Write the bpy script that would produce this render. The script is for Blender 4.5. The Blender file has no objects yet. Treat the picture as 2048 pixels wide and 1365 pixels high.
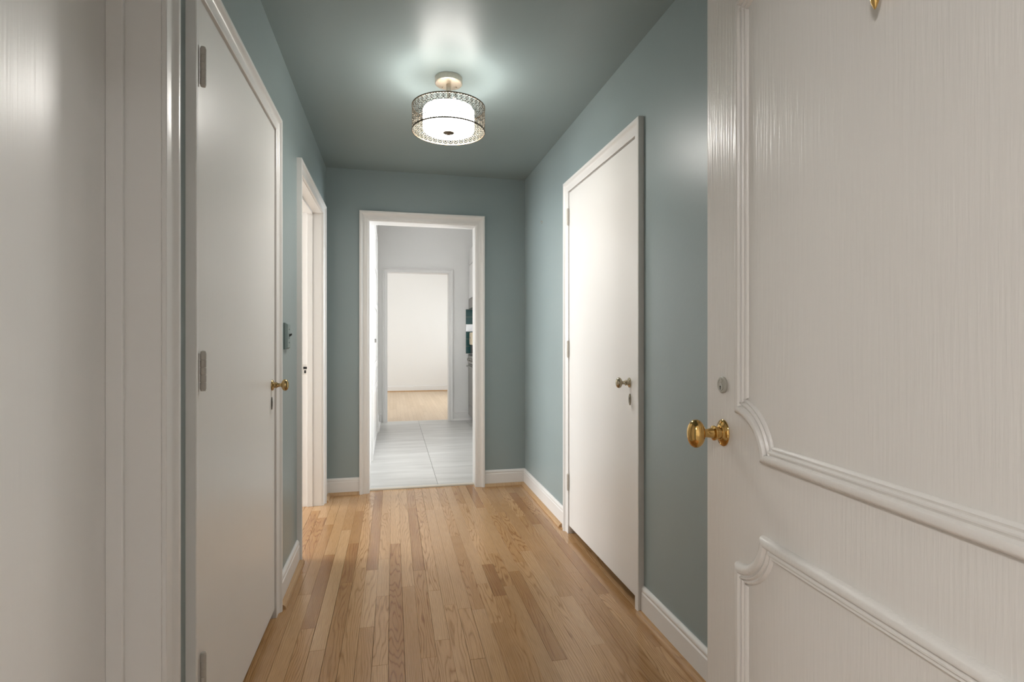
import bpy, bmesh, math, random
from mathutils import Vector, Matrix
random.seed(11)
S = bpy.context.scene
COL = S.collection
R = math.radians
PI = math.pi

# ------------------------------------------------------------------ camera
YAW = R(12.46)
cam_d = bpy.data.cameras.new('camera'); cam = bpy.data.objects.new('camera', cam_d); COL.objects.link(cam)
cam.location = (0, 0, 1.155)
cam.rotation_euler = (PI/2, 0, -YAW)
cam_d.sensor_width = 36; cam_d.lens = 36*1077/2048
cam_d.shift_y = -5.5/2048
cam_d.clip_start = 0.02
S.camera = cam
# ------------------------------------------------------------------ world, exposure, daylight at the windows
w = bpy.data.worlds.new('world'); S.world = w; w.use_nodes = True
bg = w.node_tree.nodes['Background']; bg.inputs[0].default_value = (.75, .87, 1, 1); bg.inputs[1].default_value = 1.0
S.view_settings.view_transform = 'Standard'; S.view_settings.look = 'None'
S.view_settings.exposure = 0.80; S.view_settings.gamma = 1; S.view_settings.use_curve_mapping = False

def area(name, loc, direction, sx, sy, power, col, spread=180):
    l = bpy.data.lights.new(name, 'AREA'); l.shape = 'RECTANGLE'; l.size = sx; l.size_y = sy
    l.energy = power; l.color = col; l.spread = R(spread)
    o = bpy.data.objects.new(name, l); COL.objects.link(o); o.location = loc
    o.rotation_euler = Vector(direction).to_track_quat('-Z', 'Y').to_euler()
    return o
area('kitchen_window_daylight', (1.86, 5.12, 1.55), (-1, .1, -.12), 1.35, 1.25, 58, (.93, .97, 1))
area('far_room_window_daylight', (3.28, 9.8, 1.45), (-1, 0, 0), 2.6, 1.6, 104, (.92, .97, 1))
area('side_room_window_daylight', (-4.3, 4.0, 1.45), (1, 0, 0), 1.7, 1.5, 120, (.97, .99, 1))

# ------------------------------------------------------------------ materials
def mat(name):
    m = bpy.data.materials.new(name); m.use_nodes = True
    return m, m.node_tree.nodes, m.node_tree.links, m.node_tree.nodes['Principled BSDF']
def mapped(N, L, scale, coord='Object', loc=None):
    tc = N.new('ShaderNodeTexCoord'); mp = N.new('ShaderNodeMapping'); mp.inputs['Scale'].default_value = scale
    L.new(tc.outputs[coord], mp.inputs['Vector'])
    return mp
def paint(name, col, rough, stroke=(90, 90, 3), bump=.08, dist=.002, var=.03, spec=.5, orange=0):
    m, N, L, b = mat(name)
    mp = mapped(N, L, stroke)
    n = N.new('ShaderNodeTexNoise'); n.inputs['Scale'].default_value = 1; n.inputs['Detail'].default_value = 3
    L.new(mp.outputs[0], n.inputs['Vector'])
    bp = N.new('ShaderNodeBump'); bp.inputs['Strength'].default_value = bump; bp.inputs['Distance'].default_value = dist
    L.new(n.outputs['Fac'], bp.inputs['Height'])
    last = bp
    if orange:
        mp2 = mapped(N, L, (1, 1, 1))
        n2 = N.new('ShaderNodeTexNoise'); n2.inputs['Scale'].default_value = 55; n2.inputs['Detail'].default_value = 2
        L.new(mp2.outputs[0], n2.inputs['Vector'])
        b2 = N.new('ShaderNodeBump'); b2.inputs['Strength'].default_value = orange; b2.inputs['Distance'].default_value = .003
        L.new(n2.outputs['Fac'], b2.inputs['Height']); L.new(bp.outputs[0], b2.inputs['Normal'])
        last = b2
    L.new(last.outputs[0], b.inputs['Normal'])
    mp3 = mapped(N, L, (1.3, 1.3, .8)); n3 = N.new('ShaderNodeTexNoise'); n3.inputs['Scale'].default_value = 2
    L.new(mp3.outputs[0], n3.inputs['Vector'])
    mx = N.new('ShaderNodeMix'); mx.data_type = 'RGBA'
    mx.inputs['A'].default_value = (*[c*(1-var) for c in col], 1); mx.inputs['B'].default_value = (*[min(1, c*(1+var)) for c in col], 1)
    L.new(n3.outputs['Fac'], mx.inputs['Factor']); L.new(mx.outputs['Result'], b.inputs['Base Color'])
    b.inputs['Roughness'].default_value = rough; b.inputs['Specular IOR Level'].default_value = spec
    return m
TEALC = (.298, .362, .365)
TEAL = paint('teal_wall_paint', TEALC, .36, (14, 14, 14), .05, .003, .04, .5, .08)
TEALCEIL = paint('teal_ceiling_paint', TEALC, .38, (14, 14, 14), .05, .003, .04, .36, .06)
WHITE = paint('white_trim_paint', (.82, .80, .775), .30, (70, 70, 4), .06, .002, .02)
DOORW = paint('white_door_paint', (.82, .80, .77), .33, (120, 120, 3.5), .22, .002, .02)
FRONT = paint('grey_beige_front_door_paint', (.78, .742, .695), .27, (170, 170, 8), .30, .003, .03)
PLASTER = paint('white_wall_paint', (.86, .845, .82), .6, (20, 20, 20), .04, .002, .015)
HINGE = paint('painted_hinge', (.47, .44, .395), .45, (60, 60, 60), .1, .001, .05)
PLATE = paint('teal_painted_plate', (.22, .28, .275), .35, (60, 60, 60), .05, .001, .05)
CLOSET = paint('closet_wall_paint', (.5, .48, .45), .7)
def metal(name, col, rough):
    m, N, L, b = mat(name)
    b.inputs['Metallic'].default_value = 1; b.inputs['Roughness'].default_value = rough
    mp = mapped(N, L, (40, 40, 40)); n = N.new('ShaderNodeTexNoise'); n.inputs['Scale'].default_value = 3
    L.new(mp.outputs[0], n.inputs['Vector'])
    mx = N.new('ShaderNodeMix'); mx.data_type = 'RGBA'
    mx.inputs['A'].default_value = (*[c*.8 for c in col], 1); mx.inputs['B'].default_value = (*[min(1, c*1.1) for c in col], 1)
    L.new(n.outputs['Fac'], mx.inputs['Factor']); L.new(mx.outputs['Result'], b.inputs['Base Color'])
    return m
BRASS = metal('polished_brass', (.64, .41, .145), .12)
OLDBRASS = metal('aged_brass', (.50, .36, .17), .25)
PEWTER = metal('tarnished_nickel_brass', (.50, .44, .33), .22)
BRONZE = metal('bronze', (.17, .13, .09), .42)
NICKEL = metal('brushed_nickel', (.66, .60, .52), .34)
STEEL = metal('stainless_steel', (.36, .35, .33), .32)
MIRROR = metal('mirror_tile', (.82, .82, .84), .04)
def flat(name, col, rough=.5, **kw):
    m, N, L, b = mat(name); b.inputs['Base Color'].default_value = (*col, 1); b.inputs['Roughness'].default_value = rough
    return m
DARK = flat('dark_void', (.012, .011, .010), .6)
BLACK = flat('black_iron', (.02, .02, .02), .4)
CREAM = flat('cream_enamel', (.78, .66, .47), .3)
TILET = flat('teal_glass_tile', (.035, .105, .105), .12)
GROUT = flat('grout', (.30, .29, .26), .9)
LOCKM = flat('painted_lock', (.46, .44, .38), .35)
def emis(name, col, s):
    m, N, L, b = mat(name); b.inputs['Base Color'].default_value = (.9, .88, .82, 1); b.inputs['Roughness'].default_value = .35
    b.inputs['Emission Color'].default_value = (*col, 1); b.inputs['Emission Strength'].default_value = s
    return m
GLOW = emis('lit_opal_glass', (1, .965, .905), 18)
GLOWB = emis('lit_bottom_diffuser', (1, .97, .92), 42)
LANDFILLGLOW = [emis('landing_fill_glow', (1, 1, 1), v) for v in (72, 62)]  # glow of the two added fill lamps on the landing
m, N, L, b = mat('window_glass')
tr = N.new('ShaderNodeBsdfTransparent'); gl = N.new('ShaderNodeBsdfGlossy'); gl.inputs['Roughness'].default_value = .02
fr = N.new('ShaderNodeFresnel'); fr.inputs[0].default_value = 1.45; ms = N.new('ShaderNodeMixShader')
L.new(fr.outputs[0], ms.inputs[0]); L.new(tr.outputs[0], ms.inputs[1]); L.new(gl.outputs[0], ms.inputs[2])
L.new(ms.outputs[0], N['Material Output'].inputs['Surface'])
GLASS = m

def math_(N, L, op, a, b=None, c=None):
    n = N.new('ShaderNodeMath'); n.operation = op
    for i, v in enumerate((a, b, c)):
        if v is None: continue
        if isinstance(v, (int, float)): n.inputs[i].default_value = v
        else: L.new(v, n.inputs[i])
    return n.outputs[0]
def oak(name, stops, rough=.24, per_plank=True, strip=None, grainamt=.58, spec=.5):
    m, N, L, b = mat(name)
    tc = N.new('ShaderNodeTexCoord'); oi = N.new('ShaderNodeObjectInfo')
    sp = N.new('ShaderNodeSeparateXYZ'); L.new(tc.outputs['Object'], sp.inputs[0])
    x, y, z = sp.outputs
    if strip:   # planks drawn by the material only where they are too far away to build
        row = math_(N, L, 'FLOOR', math_(N, L, 'DIVIDE', x, strip))
        rr = N.new('ShaderNodeTexWhiteNoise'); rr.noise_dimensions = '1D'; L.new(row, rr.inputs['W'])
        seg = math_(N, L, 'FLOOR', math_(N, L, 'ADD', math_(N, L, 'DIVIDE', y, .9), math_(N, L, 'MULTIPLY', rr.outputs['Value'], 7)))
        r2 = N.new('ShaderNodeTexWhiteNoise'); r2.noise_dimensions = '2D'
        cb = N.new('ShaderNodeCombineXYZ'); L.new(row, cb.inputs[0]); L.new(seg, cb.inputs[1]); L.new(cb.outputs[0], r2.inputs['Vector'])
        rnd = r2.outputs['Value']
    else:
        rnd = oi.outputs['Random']
    off = math_(N, L, 'MULTIPLY', rnd, 173.0)
    c1 = N.new('ShaderNodeCombineXYZ')
    L.new(math_(N, L, 'ADD', math_(N, L, 'MULTIPLY', x, 13), off), c1.inputs[0])
    L.new(math_(N, L, 'MULTIPLY', y, 1.35), c1.inputs[1]); L.new(off, c1.inputs[2])
    n1 = N.new('ShaderNodeTexNoise'); n1.inputs['Scale'].default_value = 1; n1.inputs['Detail'].default_value = 3.2; n1.inputs['Roughness'].default_value = .36
    L.new(c1.outputs[0], n1.inputs['Vector'])
    r_b = N.new('ShaderNodeTexWhiteNoise'); r_b.noise_dimensions = '1D'; L.new(off, r_b.inputs['W'])
    wild = math_(N, L, 'POWER', r_b.outputs['Value'], 1.3)     # some boards straight grained, some with cathedral figure
    f = math_(N, L, 'ADD', math_(N, L, 'MULTIPLY', n1.outputs['Fac'], math_(N, L, 'ADD', 4, math_(N, L, 'MULTIPLY', wild, 17))),
              math_(N, L, 'MULTIPLY', x, math_(N, L, 'SUBTRACT', 140, math_(N, L, 'MULTIPLY', wild, 110))))
    ring = math_(N, L, 'PINGPONG', f, .5)
    rp = N.new('ShaderNodeValToRGB'); L.new(ring, rp.inputs[0])
    e = rp.color_ramp.elements; e[0].position = 0; e[0].color = (1, 1, 1, 1); e[1].position = .30; e[1].color = (0, 0, 0, 1)
    e2 = e.new(.05); e2.color = (.85, .85, .85, 1); e3 = e.new(.14); e3.color = (.30, .30, .30, 1)
    c2 = N.new('ShaderNodeCombineXYZ')
    L.new(math_(N, L, 'ADD', math_(N, L, 'MULTIPLY', x, 420), off), c2.inputs[0]); L.new(math_(N, L, 'MULTIPLY', y, 14), c2.inputs[1]); L.new(off, c2.inputs[2])
    n2 = N.new('ShaderNodeTexNoise'); n2.inputs['Scale'].default_value = 1; n2.inputs['Detail'].default_value = 2
    L.new(c2.outputs[0], n2.inputs['Vector'])
    pore = N.new('ShaderNodeValToRGB'); L.new(n2.outputs['Fac'], pore.inputs[0])
    pe = pore.color_ramp.elements; pe[0].position = .42; pe[0].color = (0, 0, 0, 1); pe[1].position = .68; pe[1].color = (1, 1, 1, 1)
    n3 = N.new('ShaderNodeTexNoise'); n3.inputs['Scale'].default_value = 2.2; n3.inputs['Detail'].default_value = 2
    c3 = N.new('ShaderNodeCombineXYZ'); L.new(math_(N, L, 'ADD', math_(N, L, 'MULTIPLY', x, 8), off), c3.inputs[0]); L.new(y, c3.inputs[1]); L.new(off, c3.inputs[2])
    L.new(c3.outputs[0], n3.inputs['Vector'])
    cr = N.new('ShaderNodeValToRGB'); cr.color_ramp.interpolation = 'LINEAR'
    els = cr.color_ramp.elements
    for i, (p, c) in enumerate(stops):
        el = els[i] if i < 2 else els.new(p)
        el.position = p; el.color = (*c, 1)
    L.new(math_(N, L, 'ADD', rnd, math_(N, L, 'MULTIPLY', math_(N, L, 'SUBTRACT', n3.outputs['Fac'], .5), .35)), cr.inputs[0])
    hue = N.new('ShaderNodeMix'); hue.data_type = 'RGBA'          # some boards more orange, some greyer brown
    L.new(math_(N, L, 'MULTIPLY', r_b.outputs['Value'], .45), hue.inputs['Factor'])
    L.new(cr.outputs[0], hue.inputs['A']); hue.inputs['B'].default_value = (*stops[len(stops)//2][1], 1) if strip else (.56, .30, .115, 1)
    dk = N.new('ShaderNodeMix'); dk.data_type = 'RGBA'; dk.blend_type = 'MULTIPLY'
    soft = math_(N, L, 'ADD', .45, math_(N, L, 'MULTIPLY', wild, .75))
    amt = math_(N, L, 'ADD', math_(N, L, 'MULTIPLY', math_(N, L, 'MULTIPLY', rp.outputs[0], soft), grainamt), math_(N, L, 'MULTIPLY', pore.outputs[0], .30))
    if strip:
        fx = math_(N, L, 'PINGPONG', math_(N, L, 'DIVIDE', x, strip*1.0), .5)
        line = math_(N, L, 'LESS_THAN', math_(N, L, 'FRACT', math_(N, L, 'DIVIDE', x, strip)), .03)
        amt = math_(N, L, 'ADD', amt, math_(N, L, 'MULTIPLY', line, .6))
    dk.clamp_factor = True
    L.new(amt, dk.inputs['Factor']); L.new(hue.outputs['Result'], dk.inputs['A']); dk.inputs['B'].default_value = (.46, .34, .22, 1)
    L.new(dk.outputs['Result'], b.inputs['Base Color'])
    b.inputs['Roughness'].default_value = rough; b.inputs['Specular IOR Level'].default_value = spec
    bp = N.new('ShaderNodeBump'); bp.inputs['Strength'].default_value = .10; bp.inputs['Distance'].default_value = .001; bp.invert = True
    L.new(amt, bp.inputs['Height']); L.new(bp.outputs[0], b.inputs['Normal'])
    return m
OAK = oak('oak_strip', [(0, (.36, .175, .07)), (.13, (.46, .255, .11)), (.5, (.55, .33, .16)), (.85, (.61, .385, .20)), (1, (.66, .43, .235))], .20, spec=.65)
OAKFAR = oak('oak_floor_far', [(0, (.62, .46, .30)), (1, (.72, .555, .385))], .35, strip=.0572, grainamt=.2)
SHOE = oak('oak_shoe_molding', [(0, (.52, .33, .17)), (1, (.62, .42, .24))], .35, grainamt=.3)

m, N, L, b = mat('grey_stone_tile')
mp = mapped(N, L, (1.2, 7, 1)); oi = N.new('ShaderNodeObjectInfo')
ad = N.new('ShaderNodeVectorMath'); ad.operation = 'ADD'
cb = N.new('ShaderNodeCombineXYZ'); L.new(math_(N, L, 'MULTIPLY', oi.outputs['Random'], 50), cb.inputs[2])
L.new(mp.outputs[0], ad.inputs[0]); L.new(cb.outputs[0], ad.inputs[1])
n = N.new('ShaderNodeTexNoise'); n.inputs['Scale'].default_value = 1.6; n.inputs['Detail'].default_value = 6; L.new(ad.outputs[0], n.inputs['Vector'])
cr = N.new('ShaderNodeValToRGB'); L.new(n.outputs['Fac'], cr.inputs[0])
cr.color_ramp.elements[0].position = .3; cr.color_ramp.elements[0].color = (.50, .488, .46, 1)
cr.color_ramp.elements[1].position = .75; cr.color_ramp.elements[1].color = (.68, .67, .645, 1)
L.new(cr.outputs[0], b.inputs['Base Color']); b.inputs['Roughness'].default_value = .33
STONE = m

# ------------------------------------------------------------------ helpers
def obj(name, bm, m, parent=None, smooth=False, recalc=True):
    if recalc: bmesh.ops.recalc_face_normals(bm, faces=bm.faces[:])
    me = bpy.data.meshes.new(name); bm.to_mesh(me); bm.free()
    for mm in (m if isinstance(m, (list, tuple)) else [m]): me.materials.append(mm)
    if smooth:
        me.polygons.foreach_set('use_smooth', [True]*len(me.polygons))
    o = bpy.data.objects.new(name, me); COL.objects.link(o)
    if parent: o.parent = parent
    return o
def smooth_by_angle(o, ang=35):
    me = o.data
    me.polygons.foreach_set('use_smooth', [True]*len(me.polygons))
    bm = bmesh.new(); bm.from_mesh(me)
    for e in bm.edges:
        e.smooth = not (len(e.link_faces) == 2 and e.calc_face_angle(0) > R(ang))
    bm.to_mesh(me); bm.free()
    return o
def tag(o, label=None, cat=None, group=None, kind=None):
    if label: o['label'] = label
    if cat: o['category'] = cat
    if group: o['group'] = group
    if kind: o['kind'] = kind
    return o
def empty(name, loc=(0, 0, 0), rz=0):
    o = bpy.data.objects.new(name, None); COL.objects.link(o); o.location = loc; o.rotation_euler = (0, 0, rz); o.empty_display_size = .1
    return o
def box(bm, x0, x1, y0, y1, z0, z1, bev=0):
    vs = [bm.verts.new((x, y, z)) for x in (x0, x1) for y in (y0, y1) for z in (z0, z1)]
    f = [(0, 1, 3, 2), (4, 6, 7, 5), (0, 4, 5, 1), (2, 3, 7, 6), (0, 2, 6, 4), (1, 5, 7, 3)]
    fs = [bm.faces.new([vs[i] for i in q]) for q in f]
    if bev:
        es = list({e for q in fs for e in q.edges})
        bmesh.ops.bevel(bm, geom=es, offset=bev, segments=2, affect='EDGES', profile=.6)
    return fs
def bxo(name, d, m, parent=None, bev=0):
    bm = bmesh.new(); box(bm, *d, bev=bev)
    return obj(name, bm, m, parent)
def lathe(bm, prof, n=32, axis='Z', sx=1, sy=1, org=(0, 0, 0), caps=True):
    """prof: list of (radius, height) along the axis; sx, sy squash the section"""
    rings = []
    for r, h in prof:
        ring = []
        for k in range(n):
            a = 2*PI*k/n
            p = (r*math.cos(a)*sx, r*math.sin(a)*sy, h)
            if axis == 'Y': p = (p[0], h, p[1])
            if axis == 'X': p = (h, p[0], p[1])
            ring.append(bm.verts.new((p[0]+org[0], p[1]+org[1], p[2]+org[2])))
        rings.append(ring)
    for a, c in zip(rings, rings[1:]):
        for k in range(n):
            bm.faces.new((a[k], a[(k+1) % n], c[(k+1) % n], c[k]))
    if caps:
        bm.faces.new(rings[0]); bm.faces.new(rings[-1])
def tube(bm, pts, r, n=8):
    rings = []
    for i, p in enumerate(pts):
        p = Vector(p); a = Vector(pts[max(i-1, 0)]); c = Vector(pts[min(i+1, len(pts)-1)])
        t = (c-a).normalized(); u = t.orthogonal().normalized()
        if rings and abs(t.z) < .99: u = t.cross(Vector((0, 0, 1))).normalized()
        v = t.cross(u)
        rings.append([bm.verts.new(p+u*r*math.cos(2*PI*k/n)+v*r*math.sin(2*PI*k/n)) for k in range(n)])
    for a, c in zip(rings, rings[1:]):
        for k in range(n): bm.faces.new((a[k], a[(k+1) % n], c[(k+1) % n], c[k]))
    bm.faces.new(rings[0]); bm.faces.new(rings[-1])
def rings2d(path, prof, closed):
    """mitred offsets of a 2D path to its left: list (per vertex) of list (per profile point) of (a, b, t)"""
    n = len(path); out = []
    def nrm(p, q):
        d = Vector((q[0]-p[0], q[1]-p[1])).normalized(); return Vector((-d.y, d.x))
    for i in range(n):
        n1 = nrm(path[i-1], path[i]) if (i > 0 or closed) else None
        n2 = nrm(path[i], path[(i+1) % n]) if (i < n-1 or closed) else None
        if n1 is None: mv = n2
        elif n2 is None: mv = n1
        else: mv = (n1+n2)/(1+n1.dot(n2))
        out.append([(path[i][0]+mv.x*o, path[i][1]+mv.y*o, t) for o, t in prof])
    return out
def skin_rings(bm, rings, mapf, closed, caps=True):
    vr = [[bm.verts.new(mapf(*p)) for p in r] for r in rings]
    k = len(vr[0]); n = len(vr)
    for i in range(n if closed else n-1):
        a, c = vr[i], vr[(i+1) % n]
        for j in range(k):
            bm.faces.new((a[j], a[(j+1) % k], c[(j+1) % k], c[j]))
    if caps and not closed:
        bm.faces.new(vr[0]); bm.faces.new(vr[-1])

CASING = [(0, 0), (0, .0110), (.003, .0130), (.028, .0125), (.033, .0130), (.038, .0150), (.042, .0185), (.0445, .0225), (.047, .0250), (.051, .0258), (.057, .0258), (.060, .0240), (.060, 0)]
CASEWIDE = [(0, 0), (0, .0070), (.004, .0095), (.011, .0100), (.014, .0140), (.018, .0145), (.030, .0140), (.045, .0160), (.057, .0205), (.064, .0255), (.068, .0295), (.074, .0310), (.085, .0310), (.090, .0280), (.090, 0)]
def casing(parent, a0, a1, H, mapf, prof=CASING, m=None, names=('casing_leg', 'casing_head', 'casing_leg')):
    path = [(a0, 0), (a0, H), (a1, H), (a1, 0)]   # going up, across, down: its left side is outside
    rg = rings2d(path, prof, False)
    for i, nm in enumerate(names):
        bm = bmesh.new(); skin_rings(bm, rg[i:i+2], mapf, False)
        smooth_by_angle(obj(nm, bm, m or WHITE, parent), 28)
XL, XR, YB, H0, HK = -.48, 1.022, 4.15, 2.41, 2.78
mapL = lambda a, b, t: Vector((XL+t, a, b))
mapR = lambda a, b, t: Vector((XR-t, a, b))
mapB = lambda a, b, t: Vector((a, YB-t, b))

def wall(name, axis, c0, c1, a0, a1, openings, mats, label, paintside=None, z1=H0, extra=None):
    """axis 'X': wall plane is x in c0..c1 running along y a0..a1; openings (a, a, z, z)"""
    cuts = sorted({a0, a1, *[v for o in openings for v in o[:2]]})
    bm = bmesh.new()
    for p, q in zip(cuts, cuts[1:]):
        mid = (p+q)/2; spans = [(0, z1)]
        for o in openings:
            if o[0] < mid < o[1]:
                spans = [s for s in ((0, o[2]), (o[3], z1)) if s[1]-s[0] > 1e-4]
        for s0, s1 in spans:
            d = (c0, c1, p, q, s0, s1) if axis == 'X' else (p, q, c0, c1, s0, s1)
            for f in box(bm, *d):
                pass
    bmesh.ops.remove_doubles(bm, verts=bm.verts[:], dist=1e-5)
    # drop faces two boxes share
    seen = {}
    for f in bm.faces[:]:
        seen.setdefault(tuple(sorted(v.index for v in f.verts)), []).append(f)
    bm.normal_update()
    o = obj(name, bm, mats, recalc=True)
    if paintside:
        v = Vector(paintside)
        for pl in o.data.polygons:
            pl.material_index = 0 if pl.normal.dot(v) > .9 else 1
    return tag(o, label, 'wall', kind='structure')

# ------------------------------------------------------------------ room shell
wall('wall_left', 'X', -.62, XL, .10, YB, [(.42, 1.29, 0, 2.04), (1.457, 2.396, 0, 2.035), (2.965, 3.93, 0, 2.035)], [TEAL, PLASTER], 'teal wall on the left of the hall with three doorways', (1, 0, 0))
wall('wall_right', 'X', XR, 1.16, .10, YB, [(2.12, 3.05, 0, 2.035)], [TEAL, PLASTER], 'teal wall on the right of the hall with the closet door', (-1, 0, 0))
wall('wall_back', 'Y', YB, 4.29, -.62, 1.90, [(-.190, .644, 0, 2.05)], [TEAL, PLASTER], 'teal end wall of the hall around the kitchen doorway', (0, -1, 0), z1=HK)
wall('wall_front', 'Y', -.02, .10, -2.9, 3.2, [(-.31, .655, 0, 2.07)], [TEAL, PLASTER], 'teal wall around the entrance door', (0, 1, 0))
wall('wall_kitchen_left', 'X', -.34, -.20, 4.29, 7.55, [], [PLASTER], 'white wall on the left of the kitchen', z1=HK)
wall('wall_kitchen_right', 'X', 1.70, 1.82, 4.29, 7.55, [(4.45, 5.80, .92, 2.15)], [PLASTER], 'white wall on the right of the kitchen with its window', z1=HK)
wall('wall_kitchen_back', 'Y', 7.55, 7.69, -2.12, 3.24, [(-.095, .777, 0, 2.08)], [PLASTER], 'white far wall of the kitchen around the second doorway', z1=HK)
wall('wall_far', 'Y', 11.87, 12.0, -2.12, 3.24, [], [PLASTER], 'bright white wall at the very end beyond the second doorway', z1=HK)
wall('wall_far_left', 'X', -2.12, -2.0, 7.69, 11.87, [], [PLASTER], 'white left wall of the far room', z1=HK)
wall('wall_far_right', 'X', 3.12, 3.24, 7.69, 11.87, [(8.5, 11.1, .65, 2.25)], [PLASTER], 'white right wall of the far room with its window', z1=HK)
wall('wall_side_left', 'X', -4.25, -4.13, 2.74, 5.4, [(3.15, 4.85, .7, 2.2)], [PLASTER], 'white window wall of the room off the hall')
wall('wall_side_back', 'Y', 5.4, 5.52, -4.25, -.34, [], [PLASTER], 'white back wall of the room off the hall')
wall('wall_side_front', 'Y', 2.62, 2.74, -4.25, -.62, [], [PLASTER], 'white front wall of the room off the hall')
wall('wall_closet_left', 'X', -1.42, -1.30, .10, 2.62, [], [CLOSET], 'wall behind the two closed doors on the left')
wall('wall_closet_divider', 'Y', 1.34, 1.40, -1.30, -.62, [], [CLOSET], 'wall between the two closed doors on the left')
wall('wall_closet_right', 'X', 1.90, 2.0, 1.5, 3.7, [], [CLOSET], 'back wall of the closet on the right')
wall('wall_closet_near', 'Y', 1.5, 1.6, 1.16, 1.90, [], [CLOSET], 'near wall of the closet on the right')
wall('wall_closet_far', 'Y', 3.6, 3.7, 1.16, 1.90, [], [CLOSET], 'far wall of the closet on the right')
wall('wall_landing_left', 'X', -2.9, -2.8, -2.6, -.02, [], [PLASTER], 'white left wall of the landing outside the entrance')
wall('wall_landing_right', 'X', 3.1, 3.2, -2.6, -.02, [], [PLASTER], 'white right wall of the landing outside the entrance')
wall('wall_landing_back', 'Y', -2.7, -2.6, -2.9, 3.2, [], [PLASTER], 'white back wall of the landing outside the entrance')

def slab(name, d, m, label, cat): return tag(bxo(name, d, m), label, cat, kind='structure')
slab('ceiling', (-.62, 1.16, -.02, 4.29, H0, H0+.1), TEALCEIL, 'glossy teal ceiling of the hall', 'ceiling')
slab('ceiling_kitchen', (-.34, 1.9, 4.29, 7.69, HK, HK+.1), PLASTER, 'white kitchen ceiling', 'ceiling')
slab('ceiling_far', (-2.12, 3.24, 7.69, 12.0, HK, HK+.1), PLASTER, 'white ceiling of the far room', 'ceiling')
slab('ceiling_side', (-4.25, -.62, .0, 5.52, H0, H0+.1), PLASTER, 'white ceiling of the room off the hall', 'ceiling')
slab('ceiling_closet', (1.16, 2.0, 1.5, 4.2, H0, H0+.1), CLOSET, 'ceiling of the closet on the right', 'ceiling')
slab('ceiling_landing', (-2.9, 3.2, -2.7, -.02, H0, H0+.1), PLASTER, 'white landing ceiling', 'ceiling')

# ------------------------------------------------------------------ floors
OAKSUB = flat('subfloor', (.06, .04, .025), .9)
floor = slab('floor', (-1.42, 2.0, -.02, 4.21, -.08, -.016), OAKSUB, 'oak strip floor of the hall with long narrow boards', 'floor')
PW = .0572
def plank(x0, x1, y0, y1, parent, m):
    g = random.choice((.0001, .0002, .0003, .0007)); c = .0005
    hx, hy = (x1-x0)/2-g, (y1-y0)/2-g
    v = [(-hx, -hy, -.016), (hx, -hy, -.016), (hx, hy, -.016), (-hx, hy, -.016),
         (-hx, -hy, -c), (hx, -hy, -c), (hx, hy, -c), (-hx, hy, -c),
         (-hx+c, -hy+c, 0), (hx-c, -hy+c, 0), (hx-c, hy-c, 0), (-hx+c, hy-c, 0)]
    f = [(8, 9, 10, 11)]
    for k in range(4):
        q = (k+1) % 4
        f += [(k, q, 4+q, 4+k), (4+k, 4+q, 8+q, 8+k)]
    me = bpy.data.meshes.new('floorboard'); me.from_pydata(v, [], f); me.materials.append(m)
    o = bpy.data.objects.new('floorboard', me); COL.objects.link(o)
    o.parent = parent; o.location = ((x0+x1)/2, (y0+y1)/2, 0)
    return o
row = 0; x = -1.16
while x < 1.45:
    y = .02 + random.uniform(-.5, 0)
    while y < 4.205:
        y2 = y + random.choice((.38, .55, .7, .85, 1.0, 1.2, 1.35))*random.uniform(.9, 1.1)
        if 4.205-y2 < .25: y2 = 4.205
        if y2 > .03: plank(x, x+PW, max(y, -.01), y2, floor, OAK)
        y = y2
    x += PW
slab('floor_side', (-4.25, -1.165, 2.62, 5.52, -.08, 0), OAKFAR, 'oak floor deep in the room off the hall', 'floor')
slab('floor_side_back', (-1.165, -.34, 4.211, 5.52, -.08, 0), OAKFAR, 'oak floor at the back of the room off the hall', 'floor')
slab('floor_far', (-2.12, 3.24, 7.63, 12.0, -.08, 0), OAKFAR, 'pale sunlit oak floor of the far room', 'floor')
slab('floor_landing', (-2.9, 3.2, -2.7, -.02, -.08, 0), flat('landing_carpet', (.30, .27, .24), .95), 'plain floor of the landing outside the entrance', 'floor')
kf = slab('floor_kitchen', (-.34, 1.82, 4.245, 7.63, -.08, -.004), GROUT, 'large grey stone tiles of the kitchen floor', 'floor')
xs = [-.30, .345, .99, 1.70]; ys = [4.246, 4.30, 5.50, 6.72, 7.63]
for i in range(3):
    for j in range(4):
        g = .0012
        bm = bmesh.new(); box(bm, xs[i]+g-(xs[i]+xs[i+1])/2, xs[i+1]-g-(xs[i]+xs[i+1])/2, ys[j]+g-(ys[j]+ys[j+1])/2, ys[j+1]-g-(ys[j]+ys[j+1])/2, -.006, .004, bev=.0007)
        t = obj('floor_tile', bm, STONE, kf); t.location = ((xs[i]+xs[i+1])/2, (ys[j]+ys[j+1])/2, 0)
bm = bmesh.new(); skin_rings(bm, [[(-.171, 4.205, -.005), (-.171, 4.207, .008), (-.171, 4.212, .010), (-.171, 4.242, .010), (-.171, 4.247, .003), (-.171, 4.247, -.005)],
                                  [(.624, 4.205, -.005), (.624, 4.207, .008), (.624, 4.212, .010), (.624, 4.242, .010), (.624, 4.247, .003), (.624, 4.247, -.005)]], lambda a, b_, c: Vector((a, b_, c)), False)
tag(obj('trim_threshold', bm, flat('pale_threshold', (.62, .56, .47), .4)), 'pale threshold strip between oak floor and kitchen tiles', 'threshold', kind='structure')

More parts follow.
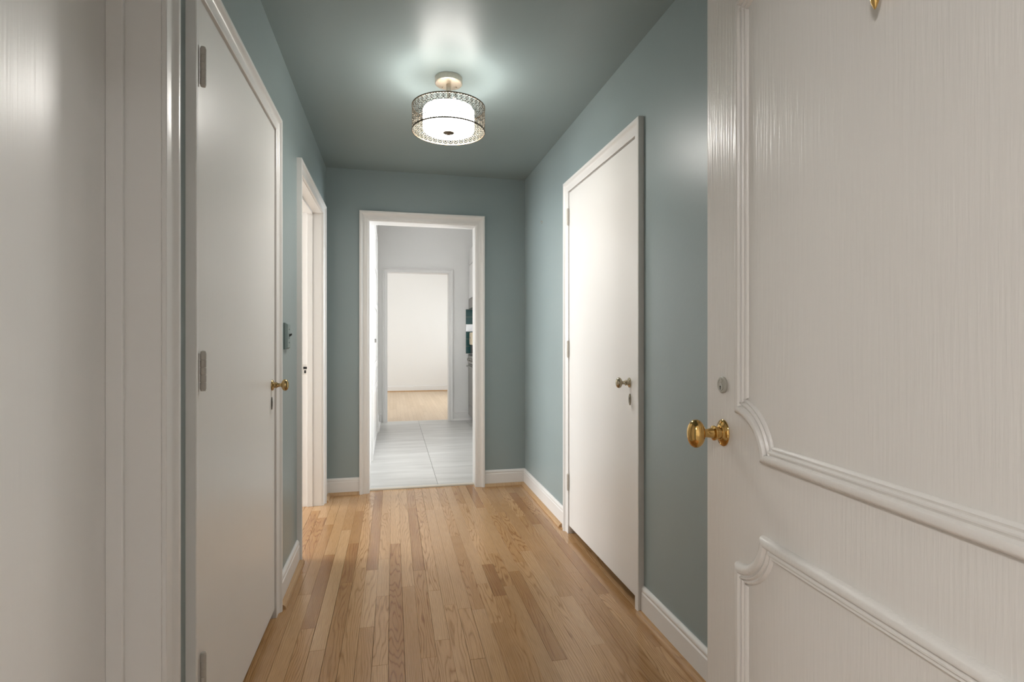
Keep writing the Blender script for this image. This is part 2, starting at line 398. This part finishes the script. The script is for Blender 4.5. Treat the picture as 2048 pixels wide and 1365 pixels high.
# ------------------------------------------------------------------ door linings and casings
def lining(parent, mapf, a0, a1, H, depth, m=None):
    """jamb boards of an opening: t runs from the hall face (0) back to -depth"""
    for nm, (p, q, z0, z1) in (('jamb', (a0-.018, a0, 0, H+.018)), ('jamb', (a1, a1+.018, 0, H+.018)), ('head_jamb', (a0, a1, H, H+.018))):
        bm = bmesh.new(); box(bm, p, q, z0, z1, -depth, .001)
        for v in bm.verts: v.co = mapf(*v.co)
        obj(nm, bm, m or WHITE, parent)
def stop(parent, mapf, a0, a1, H, t0, t1, th=.011):
    for (p, q, z0, z1) in ((a0, a0+th, 0, H), (a1-th, a1, 0, H), (a0+th, a1-th, H-th, H)):
        bm = bmesh.new(); box(bm, p, q, z0, z1, t0, t1, bev=.002)
        for v in bm.verts: v.co = mapf(*v.co)
        obj('door_stop', bm, WHITE, parent)
t1 = tag(empty('trim_1', (XL, .86, 0)), 'white door casing nearest on the left, around the recessed door', 'door frame', kind='structure')
def reparent_keep(root):
    inv = root.matrix_basis.inverted()
    for c in list(COL.objects):
        if c.parent == root: c.matrix_parent_inverse = inv
lining(t1, mapL, .438, 1.272, 2.02, .14); stop(t1, mapL, .438, 1.272, 2.02, -.098, -.066); casing(t1, .433, 1.277, 2.025, mapL, [(o*.9, t*.74) for o, t in CASING])
t2 = tag(empty('trim_2', (XL, 1.92, 0)), 'white casing around the left door with brass knob', 'door frame', kind='structure')
lining(t2, mapL, 1.475, 2.378, 2.017, .14); casing(t2, 1.472, 2.380, 2.019, mapL, [(o, t*.9) for o, t in CASING])
t3 = tag(empty('trim_3', (XL, 3.45, 0)), 'white casing around the open doorway at the far left', 'door frame', kind='structure')
lining(t3, mapL, 2.985, 3.91, 2.017, .14); stop(t3, mapL, 2.985, 3.91, 2.017, -.095, -.058); casing(t3, 2.982, 3.913, 2.020, mapL)
t4 = tag(empty('trim_4', (XR, 2.58, 0)), 'white casing around the closet door on the right wall', 'door frame', kind='structure')
lining(t4, mapR, 2.137, 3.034, 2.020, .14); casing(t4, 2.135, 3.036, 2.022, mapR)
t5 = tag(empty('trim_5', (.22, YB, 0)), 'wide white casing of the kitchen doorway in the end wall', 'door frame', kind='structure')
lining(t5, mapB, -.171, .624, 2.03, .14); casing(t5, -.173, .626, 2.032, mapB, [(o*.78, t) for o, t in CASEWIDE])
t6 = tag(empty('trim_6', (.33, 7.55, 0)), 'white casing of the second doorway beyond the kitchen tiles', 'door frame', kind='structure')
mapK = lambda a, b, t: Vector((a, 7.55-t, b))
lining(t6, mapK, -.075, .757, 2.06, .14); casing(t6, -.078, .760, 2.063, mapK)
mapF = lambda a, b, t: Vector((a, .10+t, b))
t7 = tag(empty('trim_7', (.17, .10, 0)), 'white casing of the entrance doorway', 'door frame', kind='structure')
lining(t7, mapF, -.292, .637, 2.052, .12); casing(t7, -.295, .640, 2.055, mapF)
# strike plate let into the far jamb of the open doorway
sp_ = bxo('strike_plate', (-.606, -.571, 3.9085, 3.9101, .905, .975), flat('painted_strike', (.7, .68, .64), .4), t3)
for z0, z1, x0, x1 in ((.943, .960, -.600, -.576), (.915, .936, -.594, -.582)):
    bxo('latch_hole', (x0, x1, 3.9078, 3.9096, z0, z1), DARK, sp_)
for t in (t1, t2, t3, t4, t5, t6, t7): reparent_keep(t)

# ------------------------------------------------------------------ baseboards
BASE = [(0, 0), (.014, 0), (.014, .094), (.0105, .100), (.0125, .106), (.0125, .113), (.008, .121), (.004, .124), (0, .124)]
SHOEP = [(0, 0), (.022, 0), (.0215, .006), (.0185, .0125), (.0125, .0185), (.006, .0215), (0, .022)]
def base(name, p, q, nrm, label, m0=(0, 0), shoe=(0, 0), kitchen=False):
    """straight skirting from p to q on a wall whose face normal is nrm; m0 = mitre lengths"""
    p, q, nv = Vector(p), Vector(q), Vector(nrm); d = (q-p).normalized()
    def make(nm, prof, lift, e0, e1, mm, parent):
        bm = bmesh.new()
        r = [[(0, 0, 0)]*len(prof), [(0, 0, 0)]*len(prof)]
        ring0 = [bm.verts.new(p+nv*(o+lift)+d*(e0[0]+e0[1]*(o+lift))+Vector((0, 0, z))) for o, z in prof]
        ring1 = [bm.verts.new(q+nv*(o+lift)-d*(e1[0]+e1[1]*(o+lift))+Vector((0, 0, z))) for o, z in prof]
        k = len(prof)
        for j in range(k): bm.faces.new((ring0[j], ring0[(j+1) % k], ring1[(j+1) % k], ring1[j]))
        bm.faces.new(ring0); bm.faces.new(ring1)
        return smooth_by_angle(obj(nm, bm, mm, parent), 30)
    b_ = make(name, BASE, 0, (0, m0[0]), (0, m0[1]), WHITE, None)
    tag(b_, label, 'baseboard', kind='structure')
    sh = make('shoe_molding', SHOEP, .014, (shoe[0], m0[0]), (shoe[1], m0[1]), WHITE if kitchen else SHOE, b_)
    if not kitchen: sh['label'] = 'natural oak quarter round'
    return b_
base('baseboard_left', (XL, 2.441, 0), (XL, 2.921, 0), (1, 0, 0), 'white baseboard under the light switch on the left wall', shoe=(.004, -.018))
base('baseboard_left_near', (XL, 1.332, 0), (XL, 1.411, 0), (1, 0, 0), 'short white baseboard between the two left doors')
base('baseboard_left_far', (XL, 3.974, 0), (XL, YB, 0), (1, 0, 0), 'short white baseboard in the far left corner', (0, 1))
base('baseboard_back_left', (XL, YB, 0), (-.2435, YB, 0), (0, -1, 0), 'white baseboard left of the kitchen doorway', (1, 0))
base('baseboard_back_right', (.6965, YB, 0), (XR, YB, 0), (0, -1, 0), 'white baseboard right of the kitchen doorway', (0, 1))
base('baseboard_right_far', (XR, 3.097, 0), (XR, YB, 0), (-1, 0, 0), 'long white baseboard between the closet door and the corner', (0, 1), shoe=(.05, 0))
base('baseboard_right_near', (XR, .10, 0), (XR, 2.074, 0), (-1, 0, 0), 'white baseboard running behind the open entrance door', shoe=(0, -.005))
base('baseboard_kitchen', (.821, 7.55, .004), (1.1, 7.55, .004), (0, -1, 0), 'white baseboard beside the range', kitchen=True)
base('baseboard_kitchen_corner', (-.2, 7.55, .004), (-.152, 7.55, .004), (0, -1, 0), 'short white baseboard in the kitchen corner', kitchen=True)
base('baseboard_kitchen_left', (-.2, 6.75, .004), (-.2, 7.535, .004), (1, 0, 0), 'white baseboard on the left kitchen wall', kitchen=True)
base('baseboard_far', (-2.0, 11.87, 0), (3.12, 11.87, 0), (0, -1, 0), 'white baseboard along the far bright wall')

# ------------------------------------------------------------------ doors
def leaf(name, W, H, th, z0, m, loc, rz, label):
    bm = bmesh.new(); box(bm, 0, W, -th, 0, z0, H, bev=.0015)
    o = obj(name, bm, m); o.location = loc; o.rotation_euler = (0, 0, rz)
    return tag(o, label, 'door', kind='structure')
def knob(parent, x, z, m, s=1.0, oval=.66, rose=.022, hgt=1.0, y0=0):
    """oval knob on its shank and rose; axis is the door normal (+y)"""
    bm = bmesh.new()
    lathe(bm, [(rose*.98, 0), (rose, .002), (rose*.93, .0045), (rose*.72, .006), (rose*.62, .0085), (rose*.55, .0095), (rose*.42, .010)], 32, 'Y', .82, 1, (x, y0, z))
    r_ = smooth_by_angle(obj('rose', bm, m, parent), 40)
    for dz in (-1, 1):
        bm = bmesh.new(); lathe(bm, [(.0028, .004), (.0028, .0062), (.0015, .0068)], 10, 'Y', 1, 1, (x, y0, z+dz*rose*.80))
        obj('screw', bm, m, r_)
    bm = bmesh.new()
    lathe(bm, [(.0105*s, .008), (.0105*s, .014*s), (.0125*s, .016*s), (.0125*s, .019*s), (.009*s, .021*s), (.0075*s, .028*s), (.0072*s, .034*s), (.009*s, .039*s)], 24, 'Y', 1, 1, (x, y0, z))
    sh = smooth_by_angle(obj('shank', bm, m, parent), 40)
    a = .0235*s*hgt
    prof = []
    for k in range(0, 17):
        t = PI*k/16
        prof.append((max(.0004, a*math.sin(t)**.9), .050*s-.0145*s*math.cos(t)))
    bm = bmesh.new(); lathe(bm, prof, 36, 'Y', oval, 1, (x, y0, z))
    return smooth_by_angle(obj('knob', bm, m, parent), 60)
def escutcheon(parent, x, z, m):
    bm = bmesh.new(); lathe(bm, [(.0255, 0), (.0255, .0012), (.0235, .0022)], 32, 'Y', .42, 1, (x, 0, z))
    e = obj('escutcheon', bm, m, parent)
    bm = bmesh.new()
    lathe(bm, [(.0036, .0015), (.0036, .0026)], 14, 'Y', 1, 1, (x, 0, z+.006)); box(bm, x-.0018, x+.0018, .0015, .0026, z-.012, z+.004)
    obj('keyhole', bm, DARK, e)
def hinge(parent, x, z, sgn, m=HINGE, y0=.007):
    bm = bmesh.new(); box(bm, min(x, x+sgn*.011), max(x, x+sgn*.011), .0005, .003, z-.046, z+.046, bev=.0008)
    h = obj('hinge', bm, m, parent)
    edges = [-.046, -.028, -.0095, .0095, .028, .046]
    for k in range(5):
        bm = bmesh.new(); lathe(bm, [(.0066, edges[k]+.0007), (.0072, edges[k]+.0014), (.0072, edges[k+1]-.0014), (.0066, edges[k+1]-.0007)], 16, 'Z', 1, 1, (x, y0, z))
        smooth_by_angle(obj('knuckle', bm, m, h), 40)
    bm = bmesh.new(); lathe(bm, [(.0055, z-.0495), (.0062, z-.047), (.0062, z+.047), (.0055, z+.0495), (.002, z+.051)], 14, 'Z', 1, 1, (x, y0, 0))
    smooth_by_angle(obj('hinge_pin', bm, m, h), 40)
# left door with the brass knob (latch towards the kitchen, hinges towards us)
dl = leaf('door_1', .898, 2.012, .035, .038, DOORW, (XL+.004, 2.3755, 0), -PI/2, 'white flush door on the left with brass knob and painted hinges')
knob(dl, .052, .966, OLDBRASS); escutcheon(dl, .054, .893, flat('dark_escutcheon', (.10, .09, .07), .35))
for z in (1.831, 1.073, .323): hinge(dl, .9005, z, 1, y0=.0145)
# right closet door
dr = leaf('door_2', .892, 2.014, .035, .047, DOORW, (XR-.006, 2.1395, 0), PI/2, 'white flush closet door on the right wall')
knob(dr, .062, .960, PEWTER); escutcheon(dr, .058, .886, metal('dark_brass', (.20, .16, .10), .3))
PH = paint('pale_painted_hinge', (.55, .51, .45), .4)
for z in (1.872, 1.091, .305): hinge(dr, .8945, z, 1, PH)
# recessed door at the extreme left
leaf('door_3', .828, 2.015, .035, .012, DOORW, (XL-.098, 1.269, 0), -PI/2, 'glossy white door recessed in its frame at the left edge')

# entrance door standing open on the right: x from hinge to latch edge, y out of the visible face
phi = math.atan2(.9983, .0576)
FW = .91
edge = Vector((.661, 1.042)); fx = edge - Vector((math.cos(phi), math.sin(phi)))*FW
fd = leaf('door_4', FW, 2.04, .044, .012, FRONT, (fx.x, fx.y, 0), phi, 'open entrance door with moulded panels and brass knob')
MOLD = [(0, -.001), (.0008, .005), (.003, .0088), (.007, .0115), (.0115, .0125), (.016, .0112), (.0185, .0075), (.0195, .0055), (.0215, .0062), (.0235, .0082), (.0258, .0082), (.0278, .0058), (.0285, .0042), (.0302, .0044), (.032, .0055), (.034, .0044), (.036, .0015), (.0365, -.001)]
def scooped(xl, xr, zb, zt, rad, n=12):
    P = [(xl+rad, zb), (xr-rad, zb)]
    def arc(cx, cz, a0, a1):
        for k in range(1, n): 
            a = R(a0+(a1-a0)*k/n); P.append((cx+rad*math.cos(a), cz+rad*math.sin(a)))
    arc(xr, zb, 180, 90); P.append((xr, zb+rad)); P.append((xr, zt-rad))
    arc(xr, zt, 270, 180); P.append((xr-rad, zt)); P.append((xl+rad, zt))
    arc(xl, zt, 360, 270); P.append((xl, zt-rad)); P.append((xl, zb+rad))
    arc(xl, zb, 90, 0)
    return P
for zb, zt in ((.930, 1.886), (.20, .801)):
    bm = bmesh.new(); skin_rings(bm, rings2d(scooped(.115, FW-.115, zb, zt, .079), MOLD, True), lambda a, b_, t: Vector((a, t, b_)), True)
    smooth_by_angle(obj('panel_molding', bm, FRONT, fd), 32)
knob(fd, FW-.064, .9625, BRASS, 1.20, .70, .0275, 1.02)
bm = bmesh.new(); lathe(bm, [(.0168, 0), (.0168, .0035), (.0150, .0052), (.0120, .0054), (.0115, .0046), (.009, .0046)], 32, 'Y', 1, 1, (FW-.0635, 0, 1.060))
lc = smooth_by_angle(obj('lock_cylinder', bm, LOCKM, fd), 30)
bm = bmesh.new(); lathe(bm, [(.0075, .004), (.0075, .0062), (.0068, .0068)], 24, 'Y', 1, 1, (FW-.0635, 0, 1.0555)); pl = obj('lock_plug', bm, LOCKM, lc)
bm = bmesh.new(); lathe(bm, [(.0045, .004), (.0045, .0062), (.004, .0066)], 20, 'Y', 1, 1, (FW-.0635, 0, 1.0685)); obj('lock_stamp', bm, LOCKM, lc)
bm = bmesh.new(); lathe(bm, [(.0019, .006), (.0019, .0072)], 12, 'Y', 1, 1, (FW-.0635, 0, 1.0565)); box(bm, FW-.0645, FW-.0625, .006, .0072, 1.0505, 1.056); obj('keyway', bm, DARK, lc)
# brass knocker, only its lower tip is in view
kx, kz = .457, 1.589
bm = bmesh.new()
lathe(bm, [(.0004, kz), (.0022, kz+.003), (.0048, kz+.010), (.0068, kz+.019), (.0070, kz+.027), (.0052, kz+.036), (.0042, kz+.044), (.006, kz+.050), (.0042, kz+.056), (.0042, kz+.10), (.0004, kz+.105)], 20, 'Z', 1, 1, (kx, .014, 0))
kn = smooth_by_angle(obj('door_knocker', bm, BRASS, fd), 50)
kn['label'] = 'brass door knocker with pointed drop'
bm = bmesh.new(); lathe(bm, [(.019, 0), (.019, .003), (.016, .006), (.010, .009), (.007, .014)], 28, 'Y', .7, 1, (kx, 0, kz+.09)); smooth_by_angle(obj('knocker_plate', bm, BRASS, kn), 40)

# ------------------------------------------------------------------ ceiling lamp
LX, LY = .262, 2.60
lamp = tag(empty('ceiling_lamp', (LX, LY, H0)), 'lit drum ceiling lamp with pierced metal shade over opal glass', 'ceiling lamp')
def lo(name, prof, m, parent=lamp, n=64, ang=40, caps=True):
    bm = bmesh.new(); lathe(bm, [(r, z-H0) for r, z in prof], n, caps=caps)
    return smooth_by_angle(obj(name, bm, m, parent), ang)
lo('canopy', [(.064, 2.41), (.066, 2.408), (.066, 2.382), (.063, 2.379), (.02, 2.378)], NICKEL)
lo('stem', [(.0125, 2.380), (.0125, 2.345), (.009, 2.343), (.009, 2.285), (.012, 2.283), (.012, 2.262), (.006, 2.258)], NICKEL, n=24)
for a in (.5, 2.2):
    bm = bmesh.new(); lathe(bm, [(.005, -.036), (.005, -.0315)], 12, 'Z', 1, 1, (.042*math.cos(a), .042*math.sin(a), 0)); obj('canopy_screw', bm, NICKEL, lamp)
ZT, ZB, RD = 2.266, 2.150, .174
drum = None
for nm, z0, z1 in (('shade_rim', ZT-.004, ZT+.002), ('shade_rim', ZB-.002, ZB+.004)):
    bm = bmesh.new(); lathe(bm, [(RD-.0016, z0-H0), (RD+.0016, z0-H0), (RD+.0016, z1-H0), (RD-.0016, z1-H0), (RD-.0016, z0-H0)], 96, caps=False); bmesh.ops.remove_doubles(bm, verts=bm.verts[:], dist=1e-6)
    smooth_by_angle(obj(nm, bm, BRONZE, lamp), 40)
# pierced pattern: interlocking rings rolled around the drum
bm = bmesh.new()
def flat_ring(th, z, r, wd, n=16):
    a_, b_ = [], []
    for k in range(n):
        t = 2*PI*k/n
        for lst, rr in ((a_, r-wd/2), (b_, r+wd/2)):
            an = th + rr*math.cos(t)/RD; zz = min(max(z+rr*math.sin(t), ZB+.001), ZT-.001)
            lst.append(bm.verts.new((RD*math.cos(an), RD*math.sin(an), zz-H0)))
    for k in range(n):
        q = (k+1) % n; bm.faces.new((a_[k], a_[q], b_[q], b_[k]))
NR = 40; pitch = 2*PI/NR; rows = 4; dz = (ZT-ZB-.006)/rows
for j in range(rows):
    z = ZB+.003+dz*(j+.5)
    for k in range(NR):
        flat_ring(k*pitch, z, .0142, .0026)
        flat_ring(k*pitch, z, .0065, .0018, 12)
        flat_ring((k+.5)*pitch, z+dz/2 if j < rows-1 else z-dz*3.5+dz*3.5, .0062, .0018, 12)
pat = obj('pierced_shade', bm, metal('dark_pierced_metal', (.16, .14, .11), .5), lamp, recalc=False)
sm = pat.modifiers.new('thick', 'SOLIDIFY'); sm.thickness = .0009; sm.offset = 0
# opal glass drum, bottom diffuser and finial
lo('glass_shade', [(.108, 2.262), (.116, 2.259), (.1215, 2.252), (.123, 2.243), (.123, 2.166), (.1215, 2.158), (.117, 2.1535), (.112, 2.152)], GLOW, caps=False)
lo('bottom_diffuser', [(.112, 2.152), (.108, 2.151), (.06, 2.1465), (.0005, 2.145)], GLOWB, caps=False)
lo('added_lamp_pan', [(.004, 2.2575), (.109, 2.2575), (.109, 2.2605), (.004, 2.2605)], NICKEL)  # unseen pan, added to block the upward light of the glass
lo('finial', [(.0005, 2.135), (.006, 2.1362), (.009, 2.139), (.010, 2.1405), (.0175, 2.1412), (.0265, 2.1435), (.028, 2.147), (.001, 2.148)], BRONZE, n=32)
for k in range(3):
    a = R(35+120*k)
    bm = bmesh.new()
    tube(bm, [(RD*f*math.cos(a), RD*f*math.sin(a), z-H0) for f, z in ((.05, 2.266), (.5, 2.268), (.72, 2.264), (.85, 2.250), (.97, 2.246), (1.0, 2.262))], .0022)
    obj('shade_arm', bm, NICKEL, lamp, smooth=True)

# ------------------------------------------------------------------ small things in the hall
sw = tag(empty('light_switch', (XL, 2.615, 1.165)), 'dark teal painted toggle switch on the left wall', 'light switch')
bm = bmesh.new()
vs0 = [(.0, -.037, -.060), (.0, .037, -.060), (.0, .037, .060), (.0, -.037, .060)]
r_ = [[(x_, sy*hy, sz*hz) for sy, sz in ((-1, -1), (1, -1), (1, 1), (-1, 1))] for x_, hy, hz in ((0, .037, .060), (.007, .037, .060), (.016, .031, .054), (.018, .029, .052))]
skin_rings(bm, r_, lambda a, b_, c: Vector((a, b_, c)), False)
obj('plate', bm, PLATE, sw)
bm = bmesh.new(); box(bm, .018, .0195, -.0055, .0055, -.013, .013, bev=.0006); obj('toggle_collar', bm, PLATE, sw)
bm = bmesh.new(); skin_rings(bm, [[(.018, sy*.004, .002+sz*.006) for sy, sz in ((-1, -1), (1, -1), (1, 1), (-1, 1))], [(.030, sy*.003, .008+sz*.004) for sy, sz in ((-1, -1), (1, -1), (1, 1), (-1, 1))]], lambda a, b_, c: Vector((a, b_, c)), False)
obj('toggle', bm, BLACK, sw)
for dz_ in (-.030, .030):
    bm = bmesh.new(); lathe(bm, [(.0036, .0175), (.0036, .0188), (.002, .0194)], 14, 'X', 1, 1, (0, 0, dz_)); obj('screw', bm, BLACK, sw)
hk = empty('wall_hook', (XR, 3.636, 1.974)); tag(hk, 'tiny metal picture hook on the right teal wall', 'hook')
bm = bmesh.new(); lathe(bm, [(.0055, -.002), (.0045, -.003), (.0022, -.0035), (.0022, -.012), (.0035, -.013), (.002, -.014)], 14, 'X'); obj('screw', bm, NICKEL, hk, smooth=True)
bm = bmesh.new(); tube(bm, [(-.001, 0, .004), (-.0025, 0, -.006), (-.004, 0, -.014), (-.009, 0, -.017), (-.012, 0, -.013), (-.012, 0, -.008)], .0013, 6); obj('hook', bm, NICKEL, hk, smooth=True)

# ------------------------------------------------------------------ kitchen
# tall built-in on the left wall: frame, stacked panel doors
pc = tag(empty('pantry_cabinet', (-.2, 6.1, 0)), 'tall white built-in cabinet with panelled doors at the left of the kitchen', 'cabinet')
def pk(name, d, m=WHITE, parent=pc, bev=.002):
    bm = bmesh.new(); box(bm, *d, bev=bev); o = obj(name, bm, m, parent)
    if parent == pc: o.matrix_parent_inverse = pc.matrix_basis.inverted()
    return o
for y0, y1 in ((5.2, 5.25), (6.62, 6.70)): pk('stile', (-.2, -.180, y0, y1, .004, 2.40))
zr = [.004, .10, .62, .86, 1.51, 1.93, 2.36]
for z in (.06, .62, .86, 1.51, 1.93, 2.36): pk('rail', (-.2, -.183, 5.25, 6.62, z-.035, z+.035))
for z0, z1 in zip((.095, .655, .895, 1.545, 1.965), (.585, .825, 1.475, 1.895, 2.325)):
    for y0, y1 in ((5.253, 5.933), (5.937, 6.617)):
        d_ = pk('cabinet_door', (-.199, -.190, y0, y1, z0+.002, z1-.002))
        if z0 == .895:
            pk('knob', (-.190, -.176, y0+.02 if y0 > 5.5 else y1-.035, y0+.035 if y0 > 5.5 else y1-.02, 1.11, 1.15), STEEL, d_)
# range, hood, wall cabinet, tiled splashback
rg_ = tag(empty('range', (1.36, 7.1, .004)), 'stainless steel range by the far kitchen wall', 'range')
def part(root, name, d, m, bev=.003, parent=None):
    bm = bmesh.new(); box(bm, *d, bev=bev); o = obj(name, bm, m, parent or root)
    if parent is None: o.matrix_parent_inverse = root.matrix_basis.inverted()
    return o
part(rg_, 'body', (1.045, 1.695, 6.74, 7.50, .09, .915), STEEL)
part(rg_, 'toe_kick', (1.09, 1.69, 6.76, 7.48, .004, .09), BLACK)
part(rg_, 'oven_door', (1.028, 1.044, 6.745, 7.495, .24, .80), STEEL)
part(rg_, 'storage_drawer', (1.030, 1.044, 6.745, 7.495, .095, .235), STEEL)
part(rg_, 'control_panel', (1.026, 1.045, 6.745, 7.495, .81, .915), STEEL)
part(rg_, 'cooktop', (1.03, 1.695, 6.74, 7.50, .916, .930), BLACK)
bm = bmesh.new(); tube(bm, [(1.03, 6.80, .77), (1.0, 6.80, .77), (1.0, 7.44, .77), (1.03, 7.44, .77)], .009)
o = obj('oven_handle', bm, STEEL, rg_); o.matrix_parent_inverse = rg_.matrix_basis.inverted()
for y in (6.9, 7.32):
    for x_ in (1.2, 1.52):
        bm = bmesh.new()
        for k in range(4):
            a = k*PI/2+PI/4; box(bm, min(x_, x_+.1*math.cos(a)), max(x_, x_+.1*math.cos(a)), y-.006, y+.006, .931, .948) if k % 2 == 0 else box(bm, x_-.006, x_+.006, y-.09, y+.09, .931, .948)
        o = obj('burner_grate', bm, BLACK, rg_); o.matrix_parent_inverse = rg_.matrix_basis.inverted()
for k in range(5):
    bm = bmesh.new(); lathe(bm, [(.019, 0), (.019, -.016), (.014, -.022)], 20, 'X', 1, 1, (1.026, 6.82+k*.15, .863)); o = obj('control_knob', bm, STEEL, rg_, smooth=True); o.matrix_parent_inverse = rg_.matrix_basis.inverted()
hd = tag(empty('range_hood', (1.36, 7.1, 1.545)), 'grey metal hood hanging above the range', 'range hood')
part(hd, 'canopy', (1.035, 1.695, 6.74, 7.50, 1.565, 1.70), STEEL)
part(hd, 'filter_panel', (1.08, 1.65, 6.80, 7.44, 1.555, 1.565), BLACK, .001)
wc = tag(empty('wall_cabinet', (1.36, 7.1, 1.70)), 'white wall cabinet above the grey hood', 'cabinet')
part(wc, 'body', (1.06, 1.695, 6.74, 7.50, 1.702, 2.40), WHITE)
for y0, y1 in ((6.743, 7.118), (7.122, 7.497)):
    part(wc, 'door', (1.040, 1.059, y0, y1, 1.71, 2.17), WHITE); part(wc, 'upper_door', (1.040, 1.059, y0, y1, 2.18, 2.39), WHITE)
bs = tag(empty('tile_splashback', (1.35, 7.55, .95)), 'teal glass tile splashback on the far kitchen wall', 'splashback')
part(bs, 'grout_bed', (1.0, 1.695, 7.544, 7.549, .94, 1.565), GROUT, 0)
zz = .942; j = 0
while zz < 1.55:
    for k in range(5):
        x0 = 1.003+k*.139
        part(bs, 'tile', (x0, x0+.136, 7.538, 7.544, zz, zz+.0995), MIRROR if j == 3 else TILET, .001)
    zz += .1028; j += 1
kt = tag(empty('cream_canister', (1.12, 7.355, .95)), 'cream coloured boxy canister with dark foot on the range top', 'canister')
part(kt, 'body', (1.036, 1.21, 7.27, 7.44, 1.065, 1.235), CREAM, .012)
part(kt, 'foot', (1.05, 1.195, 7.285, 7.425, .949, 1.065), BLACK, .006)
part(kt, 'latch', (1.032, 1.037, 7.33, 7.345, 1.15, 1.175), STEEL, .001)
# windows
def window(name, x, y0, y1, z0, z1, label, thick=.12, side=1):
    wroot = tag(empty(name, (x, (y0+y1)/2, z0)), label, 'window', kind='structure')
    inv = wroot.matrix_basis.inverted()
    def p_(nm, d, m): 
        bm = bmesh.new(); box(bm, *d); o = obj(nm, bm, m, wroot); o.matrix_parent_inverse = inv; return o
    a, c = x, x+thick
    for d in ((a, c, y0, y0+.045, z0, z1), (a, c, y1-.045, y1, z0, z1), (a, c, y0+.045, y1-.045, z0, z0+.045), (a, c, y0+.045, y1-.045, z1-.045, z1)): p_('frame', d, WHITE)
    my = (y0+y1)/2; p_('mullion', (a+.03, c-.03, my-.02, my+.02, z0+.045, z1-.045), WHITE)
    for q0, q1 in ((y0+.045, my-.02), (my+.02, y1-.045)): p_('pane', (x+thick/2-.002, x+thick/2+.002, q0, q1, z0+.045, z1-.045), GLASS)
window('window_1', 1.70, 4.45, 5.80, .92, 2.15, 'kitchen window on the right wall')
window('window_2', 3.12, 8.5, 11.1, .65, 2.25, 'window in the far room')
window('window_3', -4.25, 3.15, 4.85, .7, 2.2, 'window of the room off the hall')
# ------------------------------------------------------------------ fill lamps added on the landing behind the camera to brighten the near doors
for lx, lab in ((-1.25, 'round fill lamp added on the landing left of the entrance'), (1.6, 'round fill lamp added on the landing right of the entrance')):
    ll = tag(empty('landing_fill_lamp', (lx, -1.0, H0)), lab, 'ceiling lamp', 'landing fill lamps')
    bm = bmesh.new(); lathe(bm, [(.20, 0), (.20, -.02), (.19, -.025)], 40); obj('base', bm, NICKEL, ll)
    bm = bmesh.new(); lathe(bm, [(.19, -.025), (.185, -.05), (.15, -.075), (.08, -.09), (.001, -.094)], 40); obj('fill_bowl', bm, LANDFILLGLOW[lx > 0], ll, smooth=True)
